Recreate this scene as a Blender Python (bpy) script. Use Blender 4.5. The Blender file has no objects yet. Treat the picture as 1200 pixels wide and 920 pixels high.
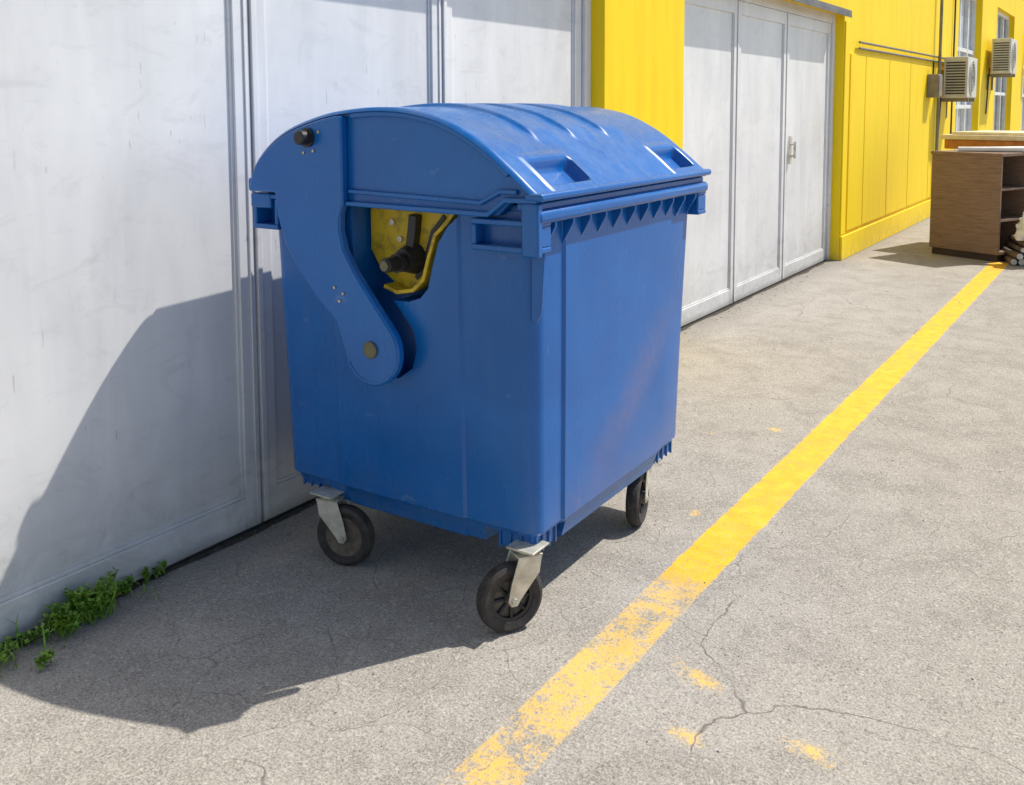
import bpy, bmesh, math, random
from mathutils import Vector, Matrix, noise as mnoise
random.seed(7)
S=bpy.context.scene
COL=S.collection
# ---------------------------------------------------------------- helpers
def link(o,parent=None):
    COL.objects.link(o)
    if parent: o.parent=parent
    return o
def empty(name,loc=(0,0,0),rz=0):
    o=bpy.data.objects.new(name,None); o.location=loc; o.rotation_euler=(0,0,rz); o.empty_display_size=.1
    return link(o)
def finish(me,mat,smooth=35):
    if mat: me.materials.append(mat)
    if smooth:
        for p in me.polygons: p.use_smooth=True
        me.set_sharp_from_angle(angle=math.radians(smooth))
def mesh(name,vs,fs,mat,parent=None,bevel=0,smooth=35,seg=2):
    me=bpy.data.meshes.new(name); me.from_pydata([tuple(v) for v in vs],[],fs); me.update()
    bm=bmesh.new(); bm.from_mesh(me); bmesh.ops.recalc_face_normals(bm,faces=bm.faces[:]); bm.to_mesh(me); bm.free()
    finish(me,mat,smooth)
    o=bpy.data.objects.new(name,me); link(o,parent)
    if bevel:
        b=o.modifiers.new('b','BEVEL'); b.width=bevel; b.segments=seg; b.limit_method='ANGLE'; b.angle_limit=math.radians(40)
    return o
def box(name,a,b,mat,parent=None,bevel=0,seg=2):
    x0,y0,z0=a; x1,y1,z1=b
    vs=[(x0,y0,z0),(x1,y0,z0),(x1,y1,z0),(x0,y1,z0),(x0,y0,z1),(x1,y0,z1),(x1,y1,z1),(x0,y1,z1)]
    fs=[(0,3,2,1),(4,5,6,7),(0,1,5,4),(1,2,6,5),(2,3,7,6),(3,0,4,7)]
    return mesh(name,vs,fs,mat,parent,bevel,35,seg)
def prism(name,poly,v0,v1,mat,parent=None,bevel=0):
    n=len(poly)
    vs=[(u,v0,z) for u,z in poly]+[(u,v1,z) for u,z in poly]
    fs=[tuple(range(n)),tuple(range(2*n-1,n-1,-1))]+[(i,(i+1)%n,n+(i+1)%n,n+i) for i in range(n)]
    return mesh(name,vs,fs,mat,parent,bevel)
def cyl(name,p0,p1,r0,mat,parent=None,r1=None,n=24,bevel=0):
    p0=Vector(p0);p1=Vector(p1); r1=r0 if r1 is None else r1
    d=(p1-p0).normalized(); a=d.orthogonal().normalized(); b=d.cross(a)
    vs=[];
    for p,r in((p0,r0),(p1,r1)):
        for i in range(n):
            t=2*math.pi*i/n; vs.append(p+a*math.cos(t)*r+b*math.sin(t)*r)
    fs=[tuple(range(n-1,-1,-1)),tuple(range(n,2*n))]+[(i,(i+1)%n,n+(i+1)%n,n+i) for i in range(n)]
    return mesh(name,vs,fs,mat,parent,bevel)
def lathe(name,prof,c,axis,mat,parent=None,n=40):
    c=Vector(c); d=Vector(axis).normalized(); a=d.orthogonal().normalized(); b=d.cross(a); m=len(prof)
    vs=[c+d*h+(a*math.cos(2*math.pi*i/n)+b*math.sin(2*math.pi*i/n))*r for i in range(n) for r,h in prof]
    fs=[(i*m+j,i*m+(j+1)%m,((i+1)%n)*m+(j+1)%m,((i+1)%n)*m+j) for i in range(n) for j in range(m)]
    return mesh(name,vs,fs,mat,parent)
# ---------------------------------------------------------------- materials
class N:
    def __init__(s,name):
        s.m=bpy.data.materials.new(name); s.m.use_nodes=True; s.t=s.m.node_tree; s.t.nodes.clear()
        s.out=s.t.nodes.new('ShaderNodeOutputMaterial'); s.b=s.t.nodes.new('ShaderNodeBsdfPrincipled')
        s.t.links.new(s.b.outputs[0],s.out.inputs[0]); s._p=None; s._o=None
    def n(s,t,**k):
        x=s.t.nodes.new(t)
        for a,v in k.items(): setattr(x,a,v)
        return x
    def l(s,a,b): s.t.links.new(a,b)
    def set(s,sock,v):
        if hasattr(v,'is_output') or hasattr(v,'links'): s.l(v,sock)
        else: sock.default_value=v
    @property
    def pos(s):
        if s._p is None: s._p=s.n('ShaderNodeNewGeometry').outputs['Position']
        return s._p
    @property
    def obj(s):
        if s._o is None: s._o=s.n('ShaderNodeTexCoord').outputs['Object']
        return s._o
    def mapv(s,vec,scale=(1,1,1),rot=(0,0,0)):
        x=s.n('ShaderNodeMapping'); s.l(vec,x.inputs[0]); x.inputs['Scale'].default_value=scale; x.inputs['Rotation'].default_value=rot
        return x.outputs[0]
    def noise(s,vec,scale,detail=3,rough=.55,dist=0,dim='3D'):
        x=s.n('ShaderNodeTexNoise'); x.noise_dimensions=dim; s.l(vec,x.inputs['Vector']); x.inputs['Scale'].default_value=scale
        x.inputs['Detail'].default_value=detail; x.inputs['Roughness'].default_value=rough; x.inputs['Distortion'].default_value=dist
        return x.outputs['Fac']
    def noisec(s,vec,scale,detail=2):
        x=s.n('ShaderNodeTexNoise'); x.noise_dimensions='2D'; s.l(vec,x.inputs['Vector']); x.inputs['Scale'].default_value=scale; x.inputs['Detail'].default_value=detail
        return x.outputs['Color']
    def vor(s,vec,scale,feature='F1',out='Distance',dim='3D'):
        x=s.n('ShaderNodeTexVoronoi'); x.voronoi_dimensions=dim; x.feature=feature; s.l(vec,x.inputs['Vector']); x.inputs['Scale'].default_value=scale
        return x.outputs[out]
    def rng(s,v,a,b,c=0.,d=1.,smooth=False):
        x=s.n('ShaderNodeMapRange'); x.clamp=True
        if smooth: x.interpolation_type='SMOOTHSTEP'
        s.set(x.inputs[0],v)
        for i,q in zip((1,2,3,4),(a,b,c,d)): s.set(x.inputs[i],q)
        return x.outputs[0]
    def math(s,op,a,b=0.,c=None):
        x=s.n('ShaderNodeMath',operation=op); s.set(x.inputs[0],a); s.set(x.inputs[1],b)
        if c is not None: s.set(x.inputs[2],c)
        return x.outputs[0]
    def vadd(s,a,b,k=1.):
        x=s.n('ShaderNodeVectorMath',operation='MULTIPLY_ADD'); s.l(b,x.inputs[0]); x.inputs[1].default_value=(k,k,k); s.l(a,x.inputs[2]); return x.outputs[0]
    def mix(s,f,a,b,mode='MIX'):
        x=s.n('ShaderNodeMix',data_type='RGBA',blend_type=mode); s.set(x.inputs[0],f)
        for i,v in((6,a),(7,b)):
            if isinstance(v,(tuple,list)): v=tuple(v)+((1,) if len(v)==3 else ())
            s.set(x.inputs[i],v)
        return x.outputs[2]
    def xyz(s,vec):
        x=s.n('ShaderNodeSeparateXYZ'); s.l(vec,x.inputs[0]); return x.outputs
    def bump(s,h,strength=.3,dist=.01):
        x=s.n('ShaderNodeBump'); x.inputs['Strength'].default_value=strength; x.inputs['Distance'].default_value=dist
        s.l(h,x.inputs['Height']); s.l(x.outputs[0],s.b.inputs['Normal'])
    def fin(s,col,rough=.6,metal=0.,spec=.5):
        if isinstance(col,(tuple,list)): col=tuple(col)+((1,) if len(col)==3 else ())
        s.set(s.b.inputs['Base Color'],col); s.set(s.b.inputs['Roughness'],rough); s.set(s.b.inputs['Metallic'],metal)
        s.b.inputs['Specular IOR Level'].default_value=spec
        return s.m
def simple(name,c,rough=.6,metal=0.,var=.25,scale=8,bump=0.):
    m=N(name); o=m.obj; f=m.noise(o,scale,3)
    col=m.mix(m.rng(f,.3,.7),tuple(x*(1-var) for x in c),tuple(min(1,x*(1+var)) for x in c))
    if bump: m.bump(m.noise(o,scale*6,2),bump,.005)
    return m.fin(col,rough,metal)
def ground_nodes(m):
    p=m.pos
    big=m.noise(p,.8,4,.6,.4,'2D'); mid=m.noise(p,4.5,4,.65,.3,'2D')
    c=m.mix(m.rng(big,.32,.68),(.295,.266,.228),(.385,.352,.306))
    c=m.mix(m.rng(mid,.42,.70,0,.6),c,(.46,.425,.375))
    c=m.mix(m.rng(mid,.46,.30,0,.55),c,(.21,.19,.165))
    c=m.mix(m.rng(m.noise(p,1.9,3,.55,1.2,'2D'),.58,.70,0,.28),c,(.18,.163,.14))
    cell=m.n('ShaderNodeTexVoronoi'); cell.voronoi_dimensions='2D'; m.l(p,cell.inputs['Vector']); cell.inputs['Scale'].default_value=110
    r=m.xyz(cell.outputs['Color'])[0]
    c=m.mix(m.rng(r,.80,1,0,.55),c,(.62,.57,.49)); c=m.mix(m.rng(r,.20,0,0,.6),c,(.12,.105,.09))
    fine=m.noise(p,150,2,.7,0,'2D'); c=m.mix(.45,c,m.mix(m.rng(fine,.32,.68),(.135,.12,.10),(.57,.53,.47)))
    wp=m.vadd(m.vadd(p,m.noisec(p,1.5,2),.6),m.noisec(p,11,2),.06)
    e1=m.vor(wp,1.05,'DISTANCE_TO_EDGE',dim='2D'); k1=m.math('MULTIPLY',m.rng(e1,.0010,.0052,1,0),m.rng(big,.45,.54))
    e2=m.vor(wp,3.1,'DISTANCE_TO_EDGE',dim='2D'); k2=m.math('MULTIPLY',m.rng(e2,.0015,.010,.75,0),m.rng(big,.50,.43))
    k=m.math('MULTIPLY',m.math('MAXIMUM',k1,k2),m.rng(mid,.34,.58,.12,1))
    c=m.mix(m.math('MULTIPLY',k,.70),c,(.085,.073,.06))
    x=m.xyz(p)[0]
    dirt=m.math('MULTIPLY',m.rng(x,.0,.30,1,0),m.rng(mid,.3,.6,.3,.9))
    c=m.mix(m.math('MULTIPLY',dirt,.6),c,(.13,.115,.09))
    return c,fine,k,mid
def mat_ground():
    m=N('worn_asphalt'); c,h,k,_=ground_nodes(m); m.bump(h,.5,.005); return m.fin(c,.9,spec=.25)
def mat_line(patch=False):
    m=N('worn_yellow_paint' if not patch else 'worn_paint_patch'); c,h,k,mid=ground_nodes(m); p=m.pos; X=m.xyz(p)
    n1=m.noise(p,13,6,.72,0,'2D'); nn=m.math('ADD',m.math('MULTIPLY',n1,.6),m.math('MULTIPLY',m.noise(p,85,3,.7,0,'2D'),.4))
    if not patch:
        yv=m.rng(X[1],1.2,3.6)
        cr=m.n('ShaderNodeValToRGB'); m.l(yv,cr.inputs[0]); e=cr.color_ramp.elements
        pts=[(0,.36),(.15,.44),(.20,.50),(.25,.42),(.30,.51),(.38,.54),(.44,.51),(.52,.475),(.60,.49),(.635,.50),(.65,.64),(.8,.67),(1,.70)]
        e[0].position=0; e[0].color=(pts[0][1],)*3+(1,); e[1].position=1; e[1].color=(pts[-1][1],)*3+(1,)
        for a,b in pts[1:-1]:
            q=e.new(a); q.color=(b,b,b,1)
        cov=m.xyz(cr.outputs[0])[0]
        edge=m.math('SUBTRACT',.0775,m.math('ABSOLUTE',m.math('SUBTRACT',X[0],1.4225)))
        edge=m.rng(m.math('ADD',edge,m.math('MULTIPLY',m.math('SUBTRACT',nn,.5),.04)),-.003,.003)
    else:
        at=m.n('ShaderNodeAttribute'); at.attribute_name='fade'
        cov=m.rng(at.outputs['Fac'],0,1,.28,.55); edge=1.
    mask=m.rng(m.math('SUBTRACT',cov,nn),-.10,.06)
    mask=m.math('MULTIPLY',m.math('MULTIPLY',mask,edge),m.math('SUBTRACT',1.,m.math('MULTIPLY',k,.8)))
    yc=m.mix(m.rng(n1,.35,.65),(.84,.415,.008),(.95,.53,.018))
    pale=m.rng(X[1],2.78,2.6,.0,.5) if not patch else .6
    yc=m.mix(pale,yc,(.74,.53,.20))
    yc=m.mix(m.rng(m.noise(p,120,2,.6,0,'2D'),.52,.72,0,.5),yc,c)
    yc=m.mix(m.rng(mid,.50,.34,0,.35),yc,(.50,.36,.10))
    col=m.mix(mask,c,yc); m.bump(h,.4,.004)
    return m.fin(col,m.rng(mask,0,1,.9,.62),spec=.3)
def mat_door():
    m=N('painted_steel_door'); p=m.pos; X=m.xyz(p)
    st=m.noise(m.mapv(p,(1,3.2,.6)),1.8,4,.6,.6); cl=m.noise(p,1.2,4,.6,.6)
    c=m.mix(m.rng(st,.3,.72),(.655,.655,.665),(.79,.787,.785))
    c=m.mix(m.rng(cl,.45,.75,0,.6),c,(.86,.852,.84))
    ws=m.noise(m.mapv(p,(1,1.2,2.2),(.5,0,0)),4,5,.75,1.); c=m.mix(m.rng(ws,.54,.74,0,.36),c,(.48,.48,.485))
    sc=m.noise(m.mapv(p,(1,16,2.4),(.7,0,0)),3.2,2,.5,.2); sc=m.math('MULTIPLY',m.rng(sc,.69,.71),m.rng(cl,.50,.58))
    c=m.mix(m.math('MULTIPLY',sc,.5),c,(.38,.38,.38))
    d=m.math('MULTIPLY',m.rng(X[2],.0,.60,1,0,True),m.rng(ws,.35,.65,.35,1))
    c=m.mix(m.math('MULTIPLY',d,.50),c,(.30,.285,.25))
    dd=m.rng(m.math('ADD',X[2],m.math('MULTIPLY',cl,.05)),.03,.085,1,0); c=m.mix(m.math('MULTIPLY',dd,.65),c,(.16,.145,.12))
    m.bump(m.noise(p,1.6,1),.35,.03)
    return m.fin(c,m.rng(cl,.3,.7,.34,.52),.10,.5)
def mat_yellow():
    m=N('yellow_wall_paint'); p=m.pos; X=m.xyz(p)
    s=m.noise(m.mapv(p,(4,4,.5)),2,4,.7)
    c=m.mix(m.rng(s,.3,.6),(.90,.60,.003),(.96,.69,.006)); c=m.mix(m.rng(s,.55,.8,0,.25),c,(.64,.43,.02))
    d=m.math('MULTIPLY',m.rng(X[2],.02,.25,1,0),m.rng(m.noise(p,9,4,.7),.35,.6)); c=m.mix(m.math('MULTIPLY',d,.45),c,(.42,.33,.12))
    return m.fin(c,.62,spec=.3)
def mat_blue(name='blue_plastic',k=1.,g=1.):
    m=N(name); o=m.pos; X=m.xyz(o)
    a=m.noise(o,2.2,3,.6,.4); c=m.mix(m.rng(a,.3,.7),(.002*k,.096*k*g,.350*k),(.003*k,.128*k*g,.44*k))
    st=m.noise(m.mapv(o,(5,5,.6)),3,4,.7,.3); c=m.mix(m.rng(st,.56,.80,0,.12),c,(.12,.22,.40))
    sc=m.noise(m.mapv(o,(5,16,9),(.5,.9,0)),2.4,2,.5,.3); c=m.mix(m.math('MULTIPLY',m.rng(sc,.72,.74),.18),c,(.20,.33,.52))
    dust=m.noise(o,26,4,.75); nz=m.xyz(m.n('ShaderNodeNewGeometry').outputs['Normal'])[2]
    c=m.mix(m.math('MULTIPLY',m.rng(dust,.42,.75,0,.25),m.rng(nz,.2,1)),c,(.24,.33,.44))
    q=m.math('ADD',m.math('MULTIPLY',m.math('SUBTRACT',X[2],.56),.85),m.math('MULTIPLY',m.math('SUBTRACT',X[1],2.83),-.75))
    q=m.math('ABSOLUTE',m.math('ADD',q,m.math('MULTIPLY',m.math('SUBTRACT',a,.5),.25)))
    refl=m.rng(q,0,.16,1,0,True)
    refl=m.math('MULTIPLY',refl,m.math('MULTIPLY',m.rng(X[0],1.10,1.15),m.math('MULTIPLY',m.rng(X[2],.26,.50),m.rng(X[2],.86,.62))))
    c=m.mix(m.math('MULTIPLY',refl,m.rng(dust,.35,.65,.10,.26)),c,(.34,.19,.17))  # soft orange reflection on the front face, painted into the base colour
    lowd=m.math('MULTIPLY',m.rng(X[2],.20,.40,1,0),m.rng(dust,.4,.6)); c=m.mix(m.math('MULTIPLY',lowd,.20),c,(.16,.17,.18))
    m.bump(m.noise(o,4,1),.22,.015)
    return m.fin(c,m.rng(st,.3,.7,.24,.36),0,.5)
GROUND=mat_ground(); LINE=mat_line(); SPECK=mat_line(True)
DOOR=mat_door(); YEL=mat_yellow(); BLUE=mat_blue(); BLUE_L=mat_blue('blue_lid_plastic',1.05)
DARK=simple('dark_gap',(.02,.02,.02),.8); LEDGE=simple('ledge_metal',(.16,.15,.14),.5,.3)
RUB=simple('rubber',(.038,.033,.030),.75,var=.5,scale=30,bump=.3); HUBG=simple('dirty_hub',(.13,.105,.08),.7,var=.4,scale=40)
ZINC=simple('zinc_steel',(.58,.56,.48),.42,.4,.25,25); BLACK=simple('black_plastic',(.02,.02,.022),.45)
BRK=N('dirty_yellow_bracket')
_o=BRK.pos; YB=BRK.fin(BRK.mix(BRK.rng(BRK.noise(_o,24,4,.75),.46,.68,0,.75),(.60,.42,.012),(.13,.095,.025)),.5)
BRASS=simple('screw_metal',(.55,.45,.25),.35,.8); BOLT=simple('bolt_olive',(.14,.13,.07),.45,.3)
def mat_wood():
    m=N('brown_laminate'); o=m.obj; g=m.noise(m.mapv(o,(2,2,30)),2.5,4,.7,.8)
    return m.fin(m.mix(m.rng(g,.3,.7),(.15,.088,.052),(.30,.19,.12)),.6)
WOOD=mat_wood(); WOODD=simple('dark_wood',(.045,.028,.02),.7); WHITE=simple('white_paint',(.78,.78,.76),.5,var=.1)
CREAM=simple('cream_board',(.74,.64,.44),.6,var=.15); ORANGE=simple('orange_board',(.55,.22,.05),.6,var=.25)
ACW=simple('ac_casing',(.60,.58,.50),.5,var=.12); GREYB=simple('grey_box',(.25,.22,.17),.6)
GL=N('window_glass'); GLASS=GL.fin((.10,.13,.16),.08,0,.8)
CURT=simple('window_pane_pale',(.50,.55,.60),.3,var=.2,scale=2)
# ---------------------------------------------------------------- ground & paint
mesh('ground',[(-150,-150,0),(150,-150,0),(150,150,0),(-150,150,0)],[(0,1,2,3)],GROUND,smooth=0)
mesh('road_line_marking',[(1.32,1.1,.001),(1.525,1.1,.001),(1.525,10.15,.001),(1.32,10.15,.001)],[(0,1,2,3)],LINE,smooth=0)
vs=[];fs=[];fade=[]
for cx,cy,rx,ry,rot in [(1.25,3.23,.035,.05,.2),(1.19,4.27,.07,.05,.4),(.80,3.86,.09,.05,.3),(1.66,2.26,.12,.06,-.5),(2.01,2.13,.14,.055,-.3),(1.74,2.03,.10,.055,-.2),(.96,4.07,.05,.03,.6)]:
    b=len(vs); n=20; vs.append((cx,cy,.0003)); fade.append(1.)
    for i in range(n):
        t=2*math.pi*i/n; x=rx*math.cos(t);y=ry*math.sin(t); vs.append((cx+x*math.cos(rot)-y*math.sin(rot),cy+x*math.sin(rot)+y*math.cos(rot),.0003)); fade.append(0.)
    fs+=[(b,b+1+i,b+1+(i+1)%n) for i in range(n)]
pt=mesh('paint_patches',vs,fs,SPECK,smooth=0)
at=pt.data.attributes.new('fade','FLOAT','POINT')
for i,f in enumerate(fade): at.data[i].value=f
r=random.Random(3); vs=[];fs=[]
ys=[-4+i*.04 for i in range(int(17.4/.04))]
for y in ys:
    w=.012+.03*max(0,mnoise.noise(Vector((y*2.5,0,0)))+.35)+.008*r.random()
    vs+=[(-.01,y,.002),(w,y,.002)]
fs=[(2*i,2*i+1,2*i+3,2*i+2) for i in range(len(ys)-1)]
mesh('soil_strip',vs,fs,simple('soil',(.055,.045,.032),.95,var=.5,scale=40),smooth=0)
vs=[];fs=[]
def pebble(x,y,s):
    b=len(vs); a=r.uniform(0,6.28); k=[r.uniform(.6,1.2) for _ in range(6)]
    for i in range(5): t=a+i*1.2566; vs.append((x+s*k[i]*math.cos(t),y+s*k[i]*math.sin(t),0))
    for i in range(5): t=a+i*1.2566; vs.append((x+s*.7*k[i]*math.cos(t),y+s*.7*k[i]*math.sin(t),s*.7*k[5]))
    fs.append(tuple(range(b+5,b+10)))
    for i in range(5): fs.append((b+i,b+(i+1)%5,b+5+(i+1)%5,b+5+i))
for _ in range(420): pebble(.01+abs(r.gauss(0,.09)),r.uniform(.3,9.3),r.uniform(.002,.006))
for _ in range(420): pebble(r.uniform(.1,3.2),r.uniform(1.0,6),r.uniform(.0015,.004))
mesh('loose_gravel',vs,fs,simple('grit',(.26,.235,.20),.9,var=.6,scale=9),smooth=0)
# ---------------------------------------------------------------- building
B=empty('yellow_building')
box('upper_wall',(-.3,-6,2.36),(.1,9.42,4.6),YEL,B)
box('pillar_1',(-.3,4.64,0),(.1,5.70,2.36),YEL,B,.006)
box('pillar_2',(-.3,-6,0),(.1,-4,2.36),YEL,B)
box('back_fill',(-.5,-6,0),(-.06,9.42,2.36),DARK,B)
box('ledge',(.1,-6,2.345),(.165,9.43,2.39),LEDGE,B,.004)
box('ledge_drip',(.155,-6,2.325),(.167,9.43,2.345),LEDGE,B)
box('wall_far',(-.3,9.42,0),(.1,15.5,4.6),YEL,B,.006)
def leaf(nm,y0,y1,top,stL=.068,stR=.068):
    g=.004; a=y0+g; b=y1-g
    box(nm+'_stile_a',(-.05,a,.012),(0,a+stL,top),DOOR,B,.003)
    box(nm+'_stile_b',(-.05,b-stR,.012),(0,b,top),DOOR,B,.003)
    box(nm+'_rail_low',(-.05,a+stL,.012),(-.001,b-stR,.125),DOOR,B,.003)
    box(nm+'_rail_top',(-.05,a+stL,top-.10),(-.001,b-stR,top),DOOR,B,.003)
    box(nm+'_sheet',(-.05,a+stL,.125),(-.016,b-stR,top-.10),DOOR,B)
    box(nm+'_bead_a',(-.016,a+stL,.125),(-.009,a+stL+.012,top-.10),DOOR,B,.002)
    box(nm+'_bead_b',(-.016,b-stR-.012,.125),(-.009,b-stR,top-.10),DOOR,B,.002)
    box(nm+'_bead_c',(-.016,a+stL+.012,.125),(-.009,b-stR-.012,.137),DOOR,B,.002)
seams=[-4,-3.3,-2.2,-1.1,.03,1.15,2.27,3.345,4.57]
for i in range(len(seams)-1):
    leaf('door_a%d'%i,seams[i],seams[i+1],2.30)
for i,y in enumerate(seams[1:-1]):
    box('cover_strip_%d'%i,(0.001,y+.002,.02),(.009,y+.024,2.29),DOOR,B,.002)
    box('hinge_rod_%d'%i,(0.001,y-.030,.02),(.006,y-.022,2.29),DOOR,B,.002)
box('jamb_a',(-.05,4.572,0),(.02,4.64,2.36),DOOR,B,.003)
box('head_a',(-.05,-4,2.302),(.012,4.572,2.36),DOOR,B,.003)
s2=[5.78,6.90,8.04,9.34]
for i in range(3): leaf('door_b%d'%i,s2[i],s2[i+1],2.27)
box('jamb_b',(-.05,5.70,0),(.02,5.778,2.36),DOOR,B,.003)
box('jamb_c',(-.05,9.342,0),(.02,9.42,2.36),DOOR,B,.003)
box('head_b',(-.05,5.778,2.272),(.012,9.342,2.36),DOOR,B,.003)
box('cover_b1',(.001,6.885,.02),(.008,6.905,2.26),DOOR,B,.002)
box('cover_b2',(.001,8.03,.02),(.008,8.05,2.26),DOOR,B,.002)
box('handle_plate',(.001,8.13,1.0),(.01,8.20,1.24),ZINC,B,.003)
cyl('handle_bar',(.045,8.165,1.05),(.045,8.165,1.19),.011,ZINC,B)
cyl('handle_post_a',(.008,8.165,1.07),(.045,8.165,1.07),.009,ZINC,B); cyl('handle_post_b',(.008,8.165,1.17),(.045,8.165,1.17),.009,ZINC,B)
py=[9.62,10.21,11.26,12.36,13.62,15.1]
for i in range(len(py)-1):
    box('panel_%d'%i,(.1,py[i]+.012,.27),(.118,py[i+1]-.012,2.0),YEL,B,.004)
box('plinth',(.1,9.44,0.),(.125,15.48,.235),YEL,B,.006)
box('corner_strip',(.1,9.44,.25),(.112,9.60,2.3),YEL,B,.004)
for i,z in enumerate((2.06,2.12)):
    cyl('conduit_%d'%i,(.135,9.86,z),(.135,15.4,z+.03),.011,LEDGE,B,n=10)
cyl('downpipe',(.16,13.95,0),(.16,13.95,4.5),.02,GREYB,B,n=10)
cyl('cable',(.125,15.2,.9),(.125,15.2,4.5),.012,BLACK,B,n=8)
wins=[(15.5,15.7,17.95,.55,3.3),(18.2,19.75,22.3,.8,3.3),(22.3,24.2,27,.8,3.3),(27,30,33,.8,3.3),(33,36,39,.8,3.3)]
prev=15.5
for i,(s_,a,b,z0,z1) in enumerate(wins):
    box('pier_%d'%i,(-.3,prev,0),(.1,a,4.6),YEL,B); 
    box('sill_wall_%d'%i,(-.3,a,0),(.098,b,z0),YEL,B); box('head_wall_%d'%i,(-.3,a,z1),(.098,b,4.6),YEL,B)
    box('pane_%d'%i,(-.1,a,z0),(-.06,b,z1),CURT if i%2==0 else GLASS,B)
    for k,y in enumerate([a,(2*a+b)/3,(a+2*b)/3,b-.06]): box('win_v_%d_%d'%(i,k),(-.06,y,z0),(-.0,y+.06,z1),WHITE,B,.003)
    for k,z in enumerate([z0,z0+.9*1.0,z1-.95,z1-.06]): box('win_h_%d_%d'%(i,k),(-.06,a,z),(-.004,b,z+.06),WHITE,B)
    box('sill_%d'%i,(-.06,a-.03,z0-.03),(.15,b+.03,z0-.001),WHITE,B,.003)
    prev=b
box('pier_end',(-.3,prev,0),(.1,60,4.6),YEL,B)
box('roof_slab',(-.5,-6.2,4.6),(.35,60,4.75),LEDGE,B)
box('rear_wall',(-8,-6.1,0),(-.5,60,4.6),YEL,B)
# ---------------------------------------------------------------- AC units
def ac(y,z,w=.8,h=.55,dp=.3):
    a=empty('air_conditioner',(.118,y,z))
    box('casing',(.06,0,0),(.06+dp,w,h),ACW,a,.012)
    lathe('fan_ring',[(h*.40,0),(h*.43,0),(h*.43,.014),(h*.40,.014)],(.06+dp,w*.42,h*.5),(1,0,0),ACW,a)
    lathe('fan_well',[(.01,0),(h*.40,0),(h*.40,.004),(.01,.004)],(.06+dp,w*.42,h*.5),(1,0,0),BLACK,a)
    for i in range(5): lathe('guard_%d'%i,[(h*.07*(i+1),.008),(h*.07*(i+1)+.006,.008),(h*.07*(i+1)+.006,.014),(h*.07*(i+1),.014)],(.06+dp,w*.42,h*.5),(1,0,0),ACW,a)
    for i in range(12): box('louvre_%d'%i,(.09,-.008,.05+i*(h-.1)/12),(.03+dp,.0,.05+i*(h-.1)/12+.018),BLACK,a)
    for i,yy in enumerate((.12,w-.16)):
        box('bracket_%d'%i,(-.018,yy,-.05),(.06+dp,yy+.04,-.002),GREYB,a); box('bracket_v%d'%i,(-.018,yy,-.28),(.012,yy+.04,-.05),GREYB,a)
    cyl('hose',(.03,.05,.1),(.0,.05,-.7),.012,BLACK,a,n=8)
    return a
ac(14.15,1.60); ac(18.6,2.05,.85,.6); ac(24.4,2.5,.85,.6)
e=empty('electrical_box',(.118,13.35,1.60)); box('case',(0,0,0),(.14,.26,.30),GREYB,e,.008); box('door',(.14,.02,.02),(.148,.24,.28),GREYB,e,.003); cyl('feed',(.05,.13,.30),(.05,.13,.46),.012,BLACK,e,n=8)
# ---------------------------------------------------------------- cabinet & junk
C=empty('open_shelf_cabinet',(.74,10.40,0),math.atan2(-.28,.66))
W_,L_,H_=.72,2.1,1.04
box('plinth',(.02,.02,0),(W_-.02,L_-.02,.07),WOODD,C)
box('end_panel_near',(0,0,.07),(W_,.025,H_-.03),WOOD,C,.002); box('end_panel_far',(0,L_-.025,.07),(W_,L_,H_-.03),WOOD,C,.002)
box('top',(-.01,-.01,H_-.03),(W_+.01,L_+.01,H_),WOOD,C,.003); box('bottom',(0,.025,.07),(W_,L_-.025,.095),WOOD,C)
box('back',(0,.025,.095),(.012,L_-.025,H_-.03),WOODD,C)
for i,y in enumerate((.5,1.03,1.56)): box('divider_%d'%i,(.012,y,.095),(W_-.01,y+.022,H_-.03),WOOD,C)
for i,z in enumerate((.38,.68)): box('shelf_%d'%i,(.013,.025,z),(W_-.03,L_-.025,z+.02),WOOD,C)
for i in range(3): box('stored_file_%d'%i,(.25,.12+i*.6,.70),(.55,.32+i*.6,.92),(WHITE,GREYB,ORANGE)[i],C,.005)
Bx=empty('flat_board_stack',(.98,10.95,1.04),-.30)
box('orange_board',(-.25,0,0),(.75,.9,.10),ORANGE,Bx,.01); box('cream_board',(-.28,-.03,.10),(.78,.93,.15),CREAM,Bx,.008); box('cream_board_b',(-.2,.05,.15),(.72,.85,.18),CREAM,Bx,.008)
Pp=empty('white_pipe_stack',(1.0,10.38,1.04),-.1)
for i in range(3): cyl('pipe_%d'%i,(-.02+.1*i,0+.045*i,.025),(.95,.28+.045*i,.027+.01*i),.024,WHITE,Pp,n=14)
L=empty('firewood_pile',(1.53,9.98,0),.35)
BARK=simple('bark',(.13,.095,.07),.9,var=.4,scale=20); CUT=simple('cut_wood',(.60,.56,.50),.8,var=.25,scale=20)
r=random.Random(5); k=0
for row,(n,z) in enumerate(((8,.035),(7,.095),(6,.15),(5,.205))):
    for i in range(n):
        rr=.024+.012*r.random(); x=.03+i*.072+row*.036; j=r.uniform(-.04,.04); yy=r.uniform(-.04,.03)
        cyl('log_%d'%k,(x,yy,z),(x+j,yy+.5,z),rr,BARK,L,n=9); cyl('cut_%d'%k,(x,yy-.003,z),(x,yy,z),rr*.9,CUT,L,n=9); k+=1
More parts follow.
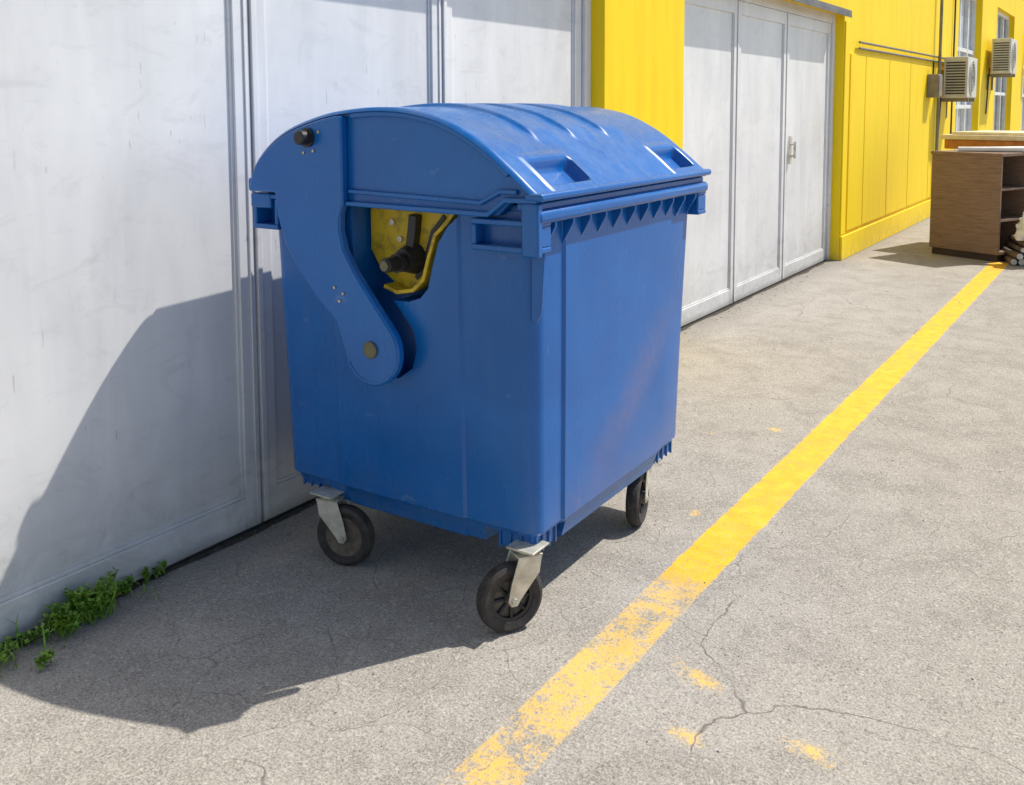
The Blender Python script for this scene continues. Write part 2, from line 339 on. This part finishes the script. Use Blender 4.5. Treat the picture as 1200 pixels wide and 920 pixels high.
def lump(name,loc,sc,mat,seed,amp=.3):
    bm=bmesh.new(); bmesh.ops.create_icosphere(bm,subdivisions=4,radius=1)
    for v in bm.verts:
        n=v.co.normalized(); d=mnoise.noise(n*2.2+Vector((seed,0,0)))*amp+mnoise.noise(n*6+Vector((seed,3,0)))*amp*.4
        v.co=n*(1+d); v.co=Vector((v.co.x*sc[0],v.co.y*sc[1],max(v.co.z*sc[2],-sc[2]*.6)))
    me=bpy.data.meshes.new(name); bm.to_mesh(me); bm.free(); finish(me,mat,60)
    o=bpy.data.objects.new(name,me); o.location=loc; return link(o)
lump('plastic_bag',(1.70,10.12,.33),(.15,.13,.16),WHITE,2,.5)
# ---------------------------------------------------------------- weeds
def leafmat():
    m=N('weed_leaves'); p=m.pos; c=m.mix(m.rng(m.noise(p,35,2),.3,.7),(.06,.17,.012),(.24,.38,.035)); 
    return m.fin(c,.5)
LEAF=leafmat(); vs=[];fs=[]
def addleaf(c,d,up,l,w):
    i=len(vs); s=d.cross(up); s=s.normalized() if s.length>1e-4 else Vector((1,0,0))
    vs.extend([c,c+d*l*.45+s*w,c+d*l,c+d*l*.45-s*w]); fs.append((i,i+1,i+2,i+3))
r=random.Random(11)
def plant(x,y,h,rad,n):
    for _ in range(max(2,n//14)):
        t=r.uniform(0,6.28); lean=r.uniform(.1,.9); top=Vector((x+math.cos(t)*rad*lean,y+math.sin(t)*rad*lean*1.3,h*r.uniform(.55,1))); top.x=max(top.x,.01)
        base=Vector((x,y,0)); i=len(vs); o=Vector((.0015,.0015,0)); vs.extend([base-o,base+o,top+o,top-o]); fs.append((i,i+1,i+2,i+3))
        for q in range(14):
            f=r.uniform(.2,1.05); c=base.lerp(top,f); c.z+=.02*math.sin(f*3)
            d=Vector((r.uniform(-1,1),r.uniform(-1,1),r.uniform(-.3,.8))).normalized()
            if c.x+d.x*.02<0: d.x=abs(d.x)
            addleaf(c,d,Vector((r.uniform(-.4,.4),r.uniform(-.4,.4),1)),r.uniform(.009,.020),r.uniform(.0035,.0065))
def blade(x,y,h):
    t=r.uniform(0,6.28); b=Vector((x,y,0)); m_=b+Vector((math.cos(t)*h*.2,math.sin(t)*h*.2,h*.65)); e=b+Vector((math.cos(t)*h*.6,math.sin(t)*h*.6,h*.95)); s=Vector((-math.sin(t),math.cos(t),0))*.0025
    e.x=max(e.x,.005); m_.x=max(m_.x,.005)
    i=len(vs); vs.extend([b-s,b+s,m_+s*.8,m_-s*.8,e]); fs.extend([(i,i+1,i+2,i+3),(i+3,i+2,i+4)])
for _ in range(36):
    y=r.gauss(1.52,.055); plant(r.uniform(.02,.10),y,r.uniform(.04,.12)*(1 if y>1.47 else .7),r.uniform(.03,.07),56)
for _ in range(8): plant(r.uniform(.012,.03),r.uniform(1.65,1.88),r.uniform(.02,.06),r.uniform(.02,.03),28)
for _ in range(9): plant(r.uniform(.02,.09),r.uniform(1.24,1.42),r.uniform(.015,.04),r.uniform(.02,.05),28)
for _ in range(50): blade(r.uniform(.01,.14),r.uniform(1.2,1.75),r.uniform(.03,.10))
for _ in range(3): plant(.19+r.uniform(-.01,.01),1.36+r.uniform(-.02,.02),.02,.025,18)
for _ in range(10): plant(.015,r.uniform(.2,1.2),.04,.03,24)
mesh('weeds',vs,fs,LEAF,smooth=0)
# ---------------------------------------------------------------- waste container
W=1.095; L=1.203
BIN=empty('waste_container',(.1609,2.1144,0),.0176)
def section(u0,u1,v0,v1,z,R=.045,st=.008):
    pts=[]
    def arc(cx,cy,a0):
        for i in range(7):
            t=math.radians(a0+i*15); pts.append((cx+R*math.cos(t),cy+R*math.sin(t),z))
    def step(p,q,f0,f1,n):
        for f,o in((f0,0),(f0+.010,1),(f1-.010,1),(f1,0)):
            pts.append((p[0]+(q[0]-p[0])*f+n[0]*st*o,p[1]+(q[1]-p[1])*f+n[1]*st*o,z))
    arc(u0+R,v0+R,180); step((u0+R,v0),(u1-R,v0),.22,.78,(0,-1))
    arc(u1-R,v0+R,270); step((u1,v0+R),(u1,v1-R),.10,.86,(1,0))
    arc(u1-R,v1-R,0); step((u1-R,v1),(u0+R,v1),.20,.78,(0,1))
    arc(u0+R,v1-R,90); step((u0,v1-R),(u0,v0+R),.14,.86,(-1,0))
    return pts
lv=[(.202,.100,.995,.130,1.07),(.210,.085,1.005,.118,1.08),(.268,.060,1.022,.098,1.100),(.277,.051,1.031,.089,1.109),(.6,.048,1.038,.076,1.124),(.9,.046,1.046,.060,1.14),(1.14,.048,1.052,.046,1.153),(1.205,.048,1.052,.046,1.153)]
vs=[];fs=[];m_=0
for z,a,b,c,d in lv:
    s=section(a,b,c,d,z); m_=len(s); vs+=s
for k in range(len(lv)-1):
    for i in range(m_): fs.append((k*m_+i,k*m_+(i+1)%m_,(k+1)*m_+(i+1)%m_,(k+1)*m_+i))
fs.append(tuple(range(m_-1,-1,-1))); fs.append(tuple(range((len(lv)-1)*m_,len(lv)*m_)))
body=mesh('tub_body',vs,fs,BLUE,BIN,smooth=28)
recA=[(.40,1.3),(.40,1.0),(.40,.93),(.36,.86),(.40,.76),(.44,.69),(.50,.662),(.56,.672),(.612,.71),(.632,.77),(.622,.83),(.572,.89),(.552,.912),(.61,.914),(.655,.930),(.685,.962),(.705,1.03),(.73,1.10),(.765,1.15),(.80,1.18),(.80,1.3)]
for fl in (0,1):
    a,b=(-.1,.19) if not fl else (L-.19,L+.1)
    c=prism('cut',recA,a,b,BLUE,BIN)
    bo=body.modifiers.new('bo%d'%fl,'BOOLEAN'); bo.object=c; bo.operation='DIFFERENCE'; bo.solver='EXACT'
for i,(u0,u1,v0,v1,z) in enumerate(((.850,1.2,-.1,.26,.262),(-.1,.22,-.1,.25,.248),(.850,1.2,L-.27,L+.1,.262),(-.1,.22,L-.25,L+.1,.248))):
    c=box('cut',(u0,v0,.1),(u1,v1,z),BLUE,BIN)
    for v in c.data.vertices:
        if v.co.z<.15:
            if i in(0,2) and v.co.x<1: v.co.x-=.06
            if i in(1,3) and v.co.x>0: v.co.x+=.04
    bo=body.modifiers.new('bc%d'%i,'BOOLEAN'); bo.object=c; bo.operation='DIFFERENCE'; bo.solver='EXACT'
bpy.context.view_layer.update()
dg=bpy.context.evaluated_depsgraph_get()
nm=bpy.data.meshes.new_from_object(body.evaluated_get(dg)); body.modifiers.clear(); body.data=nm
for p in nm.polygons: p.use_smooth=True
nm.set_sharp_from_angle(angle=math.radians(28))
for o in [o for o in bpy.data.objects if o.name.split('.')[0]=='cut']: bpy.data.objects.remove(o)
A0=[(0,1.262),(.03,1.322),(.10,1.385),(.19,1.432),(.32,1.470),(.44,1.487),(.55,1.492),(.66,1.485),(.78,1.458),(.90,1.400),(1.0,1.328),(1.068,1.272),(1.098,1.250)]
def catmull(P,n=8):
    out=[]
    for i in range(len(P)-1):
        p0=Vector(P[max(i-1,0)]);p1=Vector(P[i]);p2=Vector(P[i+1]);p3=Vector(P[min(i+2,len(P)-1)])
        for k in range(n):
            t=k/n; out.append(.5*((2*p1)+(p2-p0)*t+(2*p0-5*p1+4*p2-p3)*t*t+(3*p1-p0-3*p2+p3)*t**3))
    out.append(Vector(P[-1])); return out
ARC=catmull(A0,14)
def sst(a,b,x):
    t=max(0,min(1,(x-a)/(b-a))); return t*t*(3-2*t)
NV=220; va,vb=-.004,L+.004; vs=[];fs=[]
for i,p in enumerate(ARC):
    q0=ARC[max(i-1,0)];q1=ARC[min(i+1,len(ARC)-1)]; t=(q1-q0).normalized(); n=Vector((-t.y,t.x))
    for j in range(NV+1):
        v=va+(vb-va)*j/NV; u=p.x; off=0
        for a,b in((.29,.42),(.52,.65),(.75,.88)):
            off+=.012*sst(a-.012,a+.006,v)*(1-sst(b-.006,b+.012,v))*sst(.20,.28,u)*(1-sst(.86,.94,u))
        for a,b in((.115,.335),(.94,1.13)):
            off-=.036*sst(a-.008,a+.006,v)*(1-sst(b-.006,b+.008,v))*sst(.980,1.004,u)*(1-sst(1.056,1.066,u))
            off+=.004*sst(a-.025,a-.015,v)*(1-sst(b+.015,b+.025,v))*sst(.955,.970,u)
        ed=min(v-va,vb-v)
        if ed<.018: off-=.012*(1-ed/.018)**2
        vs.append((u+n.x*off,v,p.y+n.y*off))
m_=NV+1
for i in range(len(ARC)-1):
    for j in range(NV): fs.append((i*m_+j,i*m_+j+1,(i+1)*m_+j+1,(i+1)*m_+j))
mesh('lid_shell',vs,fs,BLUE_L,BIN,smooth=60)
arc_pts=[(p.x,p.y) for p in ARC[::3]]
if arc_pts[-1]!=tuple(ARC[-1]): arc_pts.append(tuple(ARC[-1]))
def lower(pts,d):
    out=[]
    for i,p in enumerate(pts):
        a=Vector(pts[max(i-1,0)]);b=Vector(pts[min(i+1,len(pts)-1)]); t=(b-a).normalized(); out.append((p[0]+t.y*d,p[1]-t.x*d))
    return out
P1=lower(arc_pts,.006); P1=P1+[(1.085,1.236),(.995,1.236),(.955,1.195),(.43,1.195),(.40,1.222),(0.005,1.222)]
cx_,cz_,cr_=.515,.765,.106
up=[p for p in lower(arc_pts,.016) if p[0]<=.405]
arm=[(.006,1.224)]+up+[(.412,1.466),(.412,1.20),(.400,1.17),(.398,1.12),(.415,1.06),(.455,1.0)]
ang0=math.radians(38); angs=[ang0-math.radians(a) for a in range(0,196,12)]
arm+=[(.50,.945)]+[(cx_+cr_*math.cos(a),cz_+cr_*math.sin(a)) for a in angs]
arm+=[(.375,.84),(.30,.90),(.215,.99),(.165,1.07),(.135,1.15),(.125,1.224)]
def seg(name,poly,v0,v1,mat,bev=.003): return prism(name,poly,v0,v1,mat,BIN,bev)
def strip_poly(pts,w):
    a=[];b=[]
    for i,p in enumerate(pts):
        q0=Vector(pts[max(i-1,0)]);q1=Vector(pts[min(i+1,len(pts)-1)]); t=(q1-q0).normalized(); n=Vector((-t.y,t.x))*w/2
        a.append((p[0]+n.x,p[1]+n.y)); b.append((p[0]-n.x,p[1]-n.y))
    return a+b[::-1]
def side(fl):
    def V(a,b): return (a,b) if not fl else (L-b,L-a)
    sfx='_far' if fl else '_near'
    seg('lid_end'+sfx,P1,*V(.016,.045),BLUE_L); seg('lid_arm'+sfx,arm,*V(-.014,.016),BLUE_L,.006)
    edge=[(.405,1.19),(.391,1.155),(.390,1.12),(.407,1.06),(.447,.998),(.49,.943)]+[(cx_+(cr_-.009)*math.cos(a),cz_+(cr_-.009)*math.sin(a)) for a in angs]
    seg('arm_edge'+sfx,strip_poly(edge,.008),*V(-.0165,-.013),BLUE_L,.001)
    mid=[p for p in lower(arc_pts,.020) if .43<=p[0]<=1.0]
    seg('bead_top'+sfx,strip_poly(mid,.016),*V(.001,.0165),BLUE_L)
    seg('bead_low'+sfx,strip_poly([(.418,1.240),(.90,1.228),(.965,1.262),(1.02,1.262)],.013),*V(.003,.0162),BLUE_L)
    seg('skirt'+sfx,strip_poly([(.414,1.203),(.93,1.198),(.985,1.240),(1.085,1.242)],.014),*V(-.004,.016),BLUE_L)
    def c(nm,u,z,v0,v1,r,m,r1=None,n=20,b=0):
        a,b2=V(v0,v1)
        if fl: cyl(nm+sfx,(u,b2,z),(u,a,z),r,m,BIN,r1,n,b)
        else: cyl(nm+sfx,(u,a,z),(u,b2,z),r,m,BIN,r1,n,b)
    c('knob',.275,1.40,-.055,-.014,.022,BLACK,b=.004); c('knob_base',.275,1.40,-.022,-.012,.030,BLACK)
    for i,(a,rr) in enumerate(((20,.05),(160,.045),(250,.05),(300,.047))):
        c('screw_%d'%i,.275+rr*math.cos(math.radians(a)),1.40+rr*math.sin(math.radians(a)),-.018,-.013,.0045,BRASS,n=10)
    c('pivot_bolt',cx_,cz_+.005,-.022,-.012,.026,BOLT,b=.003)
    for i,(u,z) in enumerate(((.395,.905),(.41,.93),(.375,.945))): c('rivet_%d'%i,u,z,-.018,-.013,.0045,BRASS,n=10)
    yp=[(.41,1.2),(.775,1.2),(.755,1.165),(.705,1.12),(.680,1.05),(.660,.985),(.62,.947),(.56,.935),(.51,.950),(.45,.99),(.41,1.05)]
    seg('trunnion_plate'+sfx,yp,*V(.115,.125),YB,.002)
    seg('trunnion_flange'+sfx,strip_poly([(.775,1.192),(.750,1.16),(.705,1.12),(.680,1.05),(.660,.985),(.62,.949),(.56,.937),(.51,.952)],.012),*V(.055,.116),YB,.002)
    seg('trunnion_slot'+sfx,strip_poly([(.700,1.17),(.655,1.12),(.635,1.06),(.618,1.00),(.59,.975)],.014),*V(.110,.116),BLACK,.001)
    seg('trunnion_rib'+sfx,strip_poly([(.60,1.17),(.594,1.12),(.582,1.05)],.030),*V(.085,.116),BLACK,.003)
    for i,(u,z) in enumerate(((.50,1.14),(.53,1.09))): c('trunnion_bolt_%d'%i,u,z,.108,.116,.010,ZINC,n=6)
    c('trunnion_boss',.58,1.035,.06,.116,.034,BLACK,.050); c('trunnion_shaft',.58,1.03,-.02,.08,.022,BLACK,b=.003); c('shaft_cap',.58,1.03,-.026,-.019,.015,BOLT); c('shaft_collar',.58,1.03,.03,.045,.029,BLACK)
    def hframe(nm,u0,u1,z0,z1,v0,v1,t=.016):
        box_=lambda n_,a,b: box(n_+sfx,(a[0],V(a[1],b[1])[0],a[2]),(b[0],V(a[1],b[1])[1],b[2]),BLUE,BIN,.004)
        box_(nm+'_lo',(u0,v0,z0),(u1,v1,z0+t)); box_(nm+'_hi',(u0,v0,z1-t),(u1,v1,z1))
        box_(nm+'_a',(u0+.001,v0+.001,z0+t),(u0+t,v1,z1-t)); box_(nm+'_b',(u1-t,v0+.001,z0+t),(u1-.001,v1,z1-t))
        box_(nm+'_back',(u0+.003,v1-.012,z0+.003),(u1-.003,v1-.001,z1-.003)); 
    hframe('handle_front',.872,1.088,1.098,1.186,.0,.075); hframe('handle_rear',.004,.118,1.102,1.216,.004,.085)
    if not fl:
        box('handle_lug'+sfx,(1.04,-.006,1.09),(1.094,.02,1.235),BLUE,BIN,.006)
        seg('corner_rib'+sfx,[(1.035,1.1),(1.078,1.1),(1.066,.93),(1.05,.90),(1.035,.90)],.055,.063,BLUE,.002)
for fl in (0,1): side(fl)
box('rim_front',(1.03,.0,1.178),(1.098,L,1.216),BLUE,BIN,.014,4); box('rim_front_up',(1.02,.006,1.214),(1.078,L-.006,1.234),BLUE,BIN,.004)
box('lid_lip_front',(1.05,-.006,1.240),(1.106,L+.006,1.262),BLUE_L,BIN,.008,3)
box('lid_lip_rear',(-.008,-.003,1.224),(.03,L+.003,1.266),BLUE_L,BIN,.008,3)
box('rim_rear',(.0,.0,1.17),(.09,L,1.218),BLUE,BIN,.006)
box('lid_floor',(.03,.05,1.205),(1.04,L-.05,1.222),BLUE,BIN)
for i in range(11):
    v=.10+i*(L-.2)/10
    prism('gusset_%d'%i,[(1.035,1.18),(1.088,1.18),(1.088,1.166),(1.054,1.105),(1.035,1.105)],v-.005,v+.005,BLUE,BIN,.0015)
    prism('gusset_rear_%d'%i,[(.055,1.172),(.01,1.172),(.01,1.16),(.048,1.085),(.055,1.085)],v-.005,v+.005,BLUE,BIN)
def caster(nm,cx,cy,t,spokes=False,hub=HUBG,rib=(0,0,0,0),zb=.205):
    t=Vector((t[0],t[1],0)).normalized(); n=Vector((-t.y,t.x,0));
    if n.y>0 and abs(n.y)>.3: n=-n
    if abs(n.y)<=.3 and n.x<0: n=-n
    c=Vector((cx,cy,.1)); pv=c-t*.058
    lathe(nm+'_tyre',[(.066,-.020),(.086,-.024),(.096,-.018),(.100,-.008),(.100,.008),(.096,.018),(.086,.024),(.066,.020)],c,n,RUB,BIN,48)
    if spokes:
        lathe(nm+'_rim',[(.056,-.016),(.067,-.018),(.067,.018),(.056,.016)],c,n,BLACK,BIN,40)
        for k in range(8):
            a=2*math.pi*k/8; d=t*math.cos(a)+Vector((0,0,1))*math.sin(a)
            cyl(nm+'_spoke_%d'%k,c+d*.015-n*.004,c+d*.058-n*.010,.0055,BLACK,BIN,n=8); cyl(nm+'_spokeb_%d'%k,c+d*.015+n*.006,c+d*.058+n*.010,.0055,BLACK,BIN,n=8)
        lathe(nm+'_web',[(.01,-.004),(.057,-.004),(.057,.004),(.01,.004)],c,n,HUBG,BIN,32)
    else:
        lathe(nm+'_disc',[(.012,-.012),(.040,-.010),(.067,-.018),(.067,.018),(.040,.010),(.012,.012)],c,n,hub,BIN,40)
    cyl(nm+'_hub',c-n*.026,c+n*.026,.020,hub,BIN); cyl(nm+'_axle',c-n*.038,c+n*.038,.009,ZINC,BIN,n=6)
    for s_,sg in(('a',1),('b',-1)):
        o=n*(.031*sg); th=n*.002
        prof=[(pv-t*.030,.224),(pv+t*.042,.224),(pv+t*.066,.15),(c+t*.018,.100),(c+t*.008,.084),(c-t*.010,.084),(c-t*.020,.100),(pv-t*.022,.17)]
        P_=[Vector((q.x,q.y,z))+o for q,z in prof]; m=len(P_)
        vs=[p-th for p in P_]+[p+th for p in P_]
        mesh(nm+'_fork_'+s_,vs,[tuple(range(m)),tuple(range(2*m-1,m-1,-1))]+[(i,(i+1)%m,m+(i+1)%m,m+i) for i in range(m)],ZINC,BIN,.001)
    cr=[pv-t*.032-n*.033,pv+t*.044-n*.033,pv+t*.044+n*.033,pv-t*.032+n*.033]
    mesh(nm+'_crown',[Vector((q.x,q.y,z)) for z in (.218,.224) for q in cr],[(0,1,2,3),(7,6,5,4)]+[(i,(i+1)%4,4+(i+1)%4,4+i) for i in range(4)],ZINC,BIN,.001)
    cyl(nm+'_swivel',(pv.x,pv.y,.223),(pv.x,pv.y,.236),.030,ZINC,BIN)
    box(nm+'_plate',(pv.x-.045,pv.y-.045,.236),(pv.x+.045,pv.y+.045,.242),ZINC,BIN,.001)
    u0,u1,v0,v1=rib
    box(nm+'_mount',(u0+.006,v0+.006,.242),(u1-.006,v1-.006,.30),BLUE,BIN,.003)
    for q,(a,b) in enumerate((((u0,v0),(u1,v0+.008)),((u0+.001,v1-.008),(u1-.001,v1)),((u0+.0005,v0+.008),(u0+.008,v1-.008)),((u1-.008,v0+.008),(u1-.0005,v1-.008)))):
        box(nm+'_skirt_%d'%q,(a[0],a[1],zb+.006),(b[0],b[1],.30),BLUE,BIN,.002)
    for k in range(4):
        uu=u0+.004+(u1-u0-.015)*k/3; box(nm+'_mrib_%d'%k,(uu,v0-.006,zb),(uu+.008,v0+.002,.29),BLUE,BIN,.002)
        vv=v0+.004+(v1-v0-.015)*k/3; box(nm+'_mribv_%d'%k,(u1-.002,vv,zb),(u1+.006,vv+.008,.285),BLUE,BIN,.002)
ox,oy=.1609,2.1144
caster('caster_fr',1.124-ox,2.165-oy,(-.525,-.836),True,rib=(.885,1.008,.112,.235),zb=.205)
caster('caster_rr',.455-ox,2.215-oy,(.95,.25),rib=(.085,.205,.122,.235),zb=.222)
caster('caster_ff',1.13-ox,3.0-oy,(.22,-.97),True,rib=(.885,1.008,L-.25,L-.115),zb=.21)
caster('caster_rf',.40-ox,3.02-oy,(.6,.8),rib=(.085,.205,L-.235,L-.112),zb=.222)
# ---------------------------------------------------------------- light
w=bpy.data.worlds.new('World'); S.world=w; w.use_nodes=True; nt=w.node_tree
sky=nt.nodes.new('ShaderNodeTexSky'); sky.sky_type='NISHITA'; sky.sun_disc=False
sd=Vector((.42,.60,1)).normalized()
sky.sun_elevation=math.asin(sd.z); sky.sun_rotation=math.atan2(sd.x,sd.y)
bg=nt.nodes['Background']; nt.links.new(sky.outputs[0],bg.inputs[0]); bg.inputs[1].default_value=.15
sun=bpy.data.lights.new('sun','SUN'); sun.energy=5; sun.angle=math.radians(.5); sun.color=(1,.955,.88)
so=bpy.data.objects.new('sun',sun); so.rotation_euler=sd.to_track_quat('Z','Y').to_euler(); link(so)
# ---------------------------------------------------------------- camera
cam=bpy.data.cameras.new('camera'); cam.sensor_width=36; cam.sensor_fit='HORIZONTAL'; cam.lens=36*1127.27/1200; cam.shift_y=-(460-227.95)/1200
cam.clip_end=600; cam.clip_start=.05
co=bpy.data.objects.new('camera',cam); link(co)
co.matrix_world=Matrix.Translation((2.5926,0,1.4879))@Matrix.Rotation(.5885,4,'Z')@Matrix.Rotation(math.pi/2-.0898,4,'X')@Matrix.Rotation(-.0038,4,'Z')
S.camera=co
S.view_settings.view_transform='Standard'; S.view_settings.look='None'; S.view_settings.exposure=0
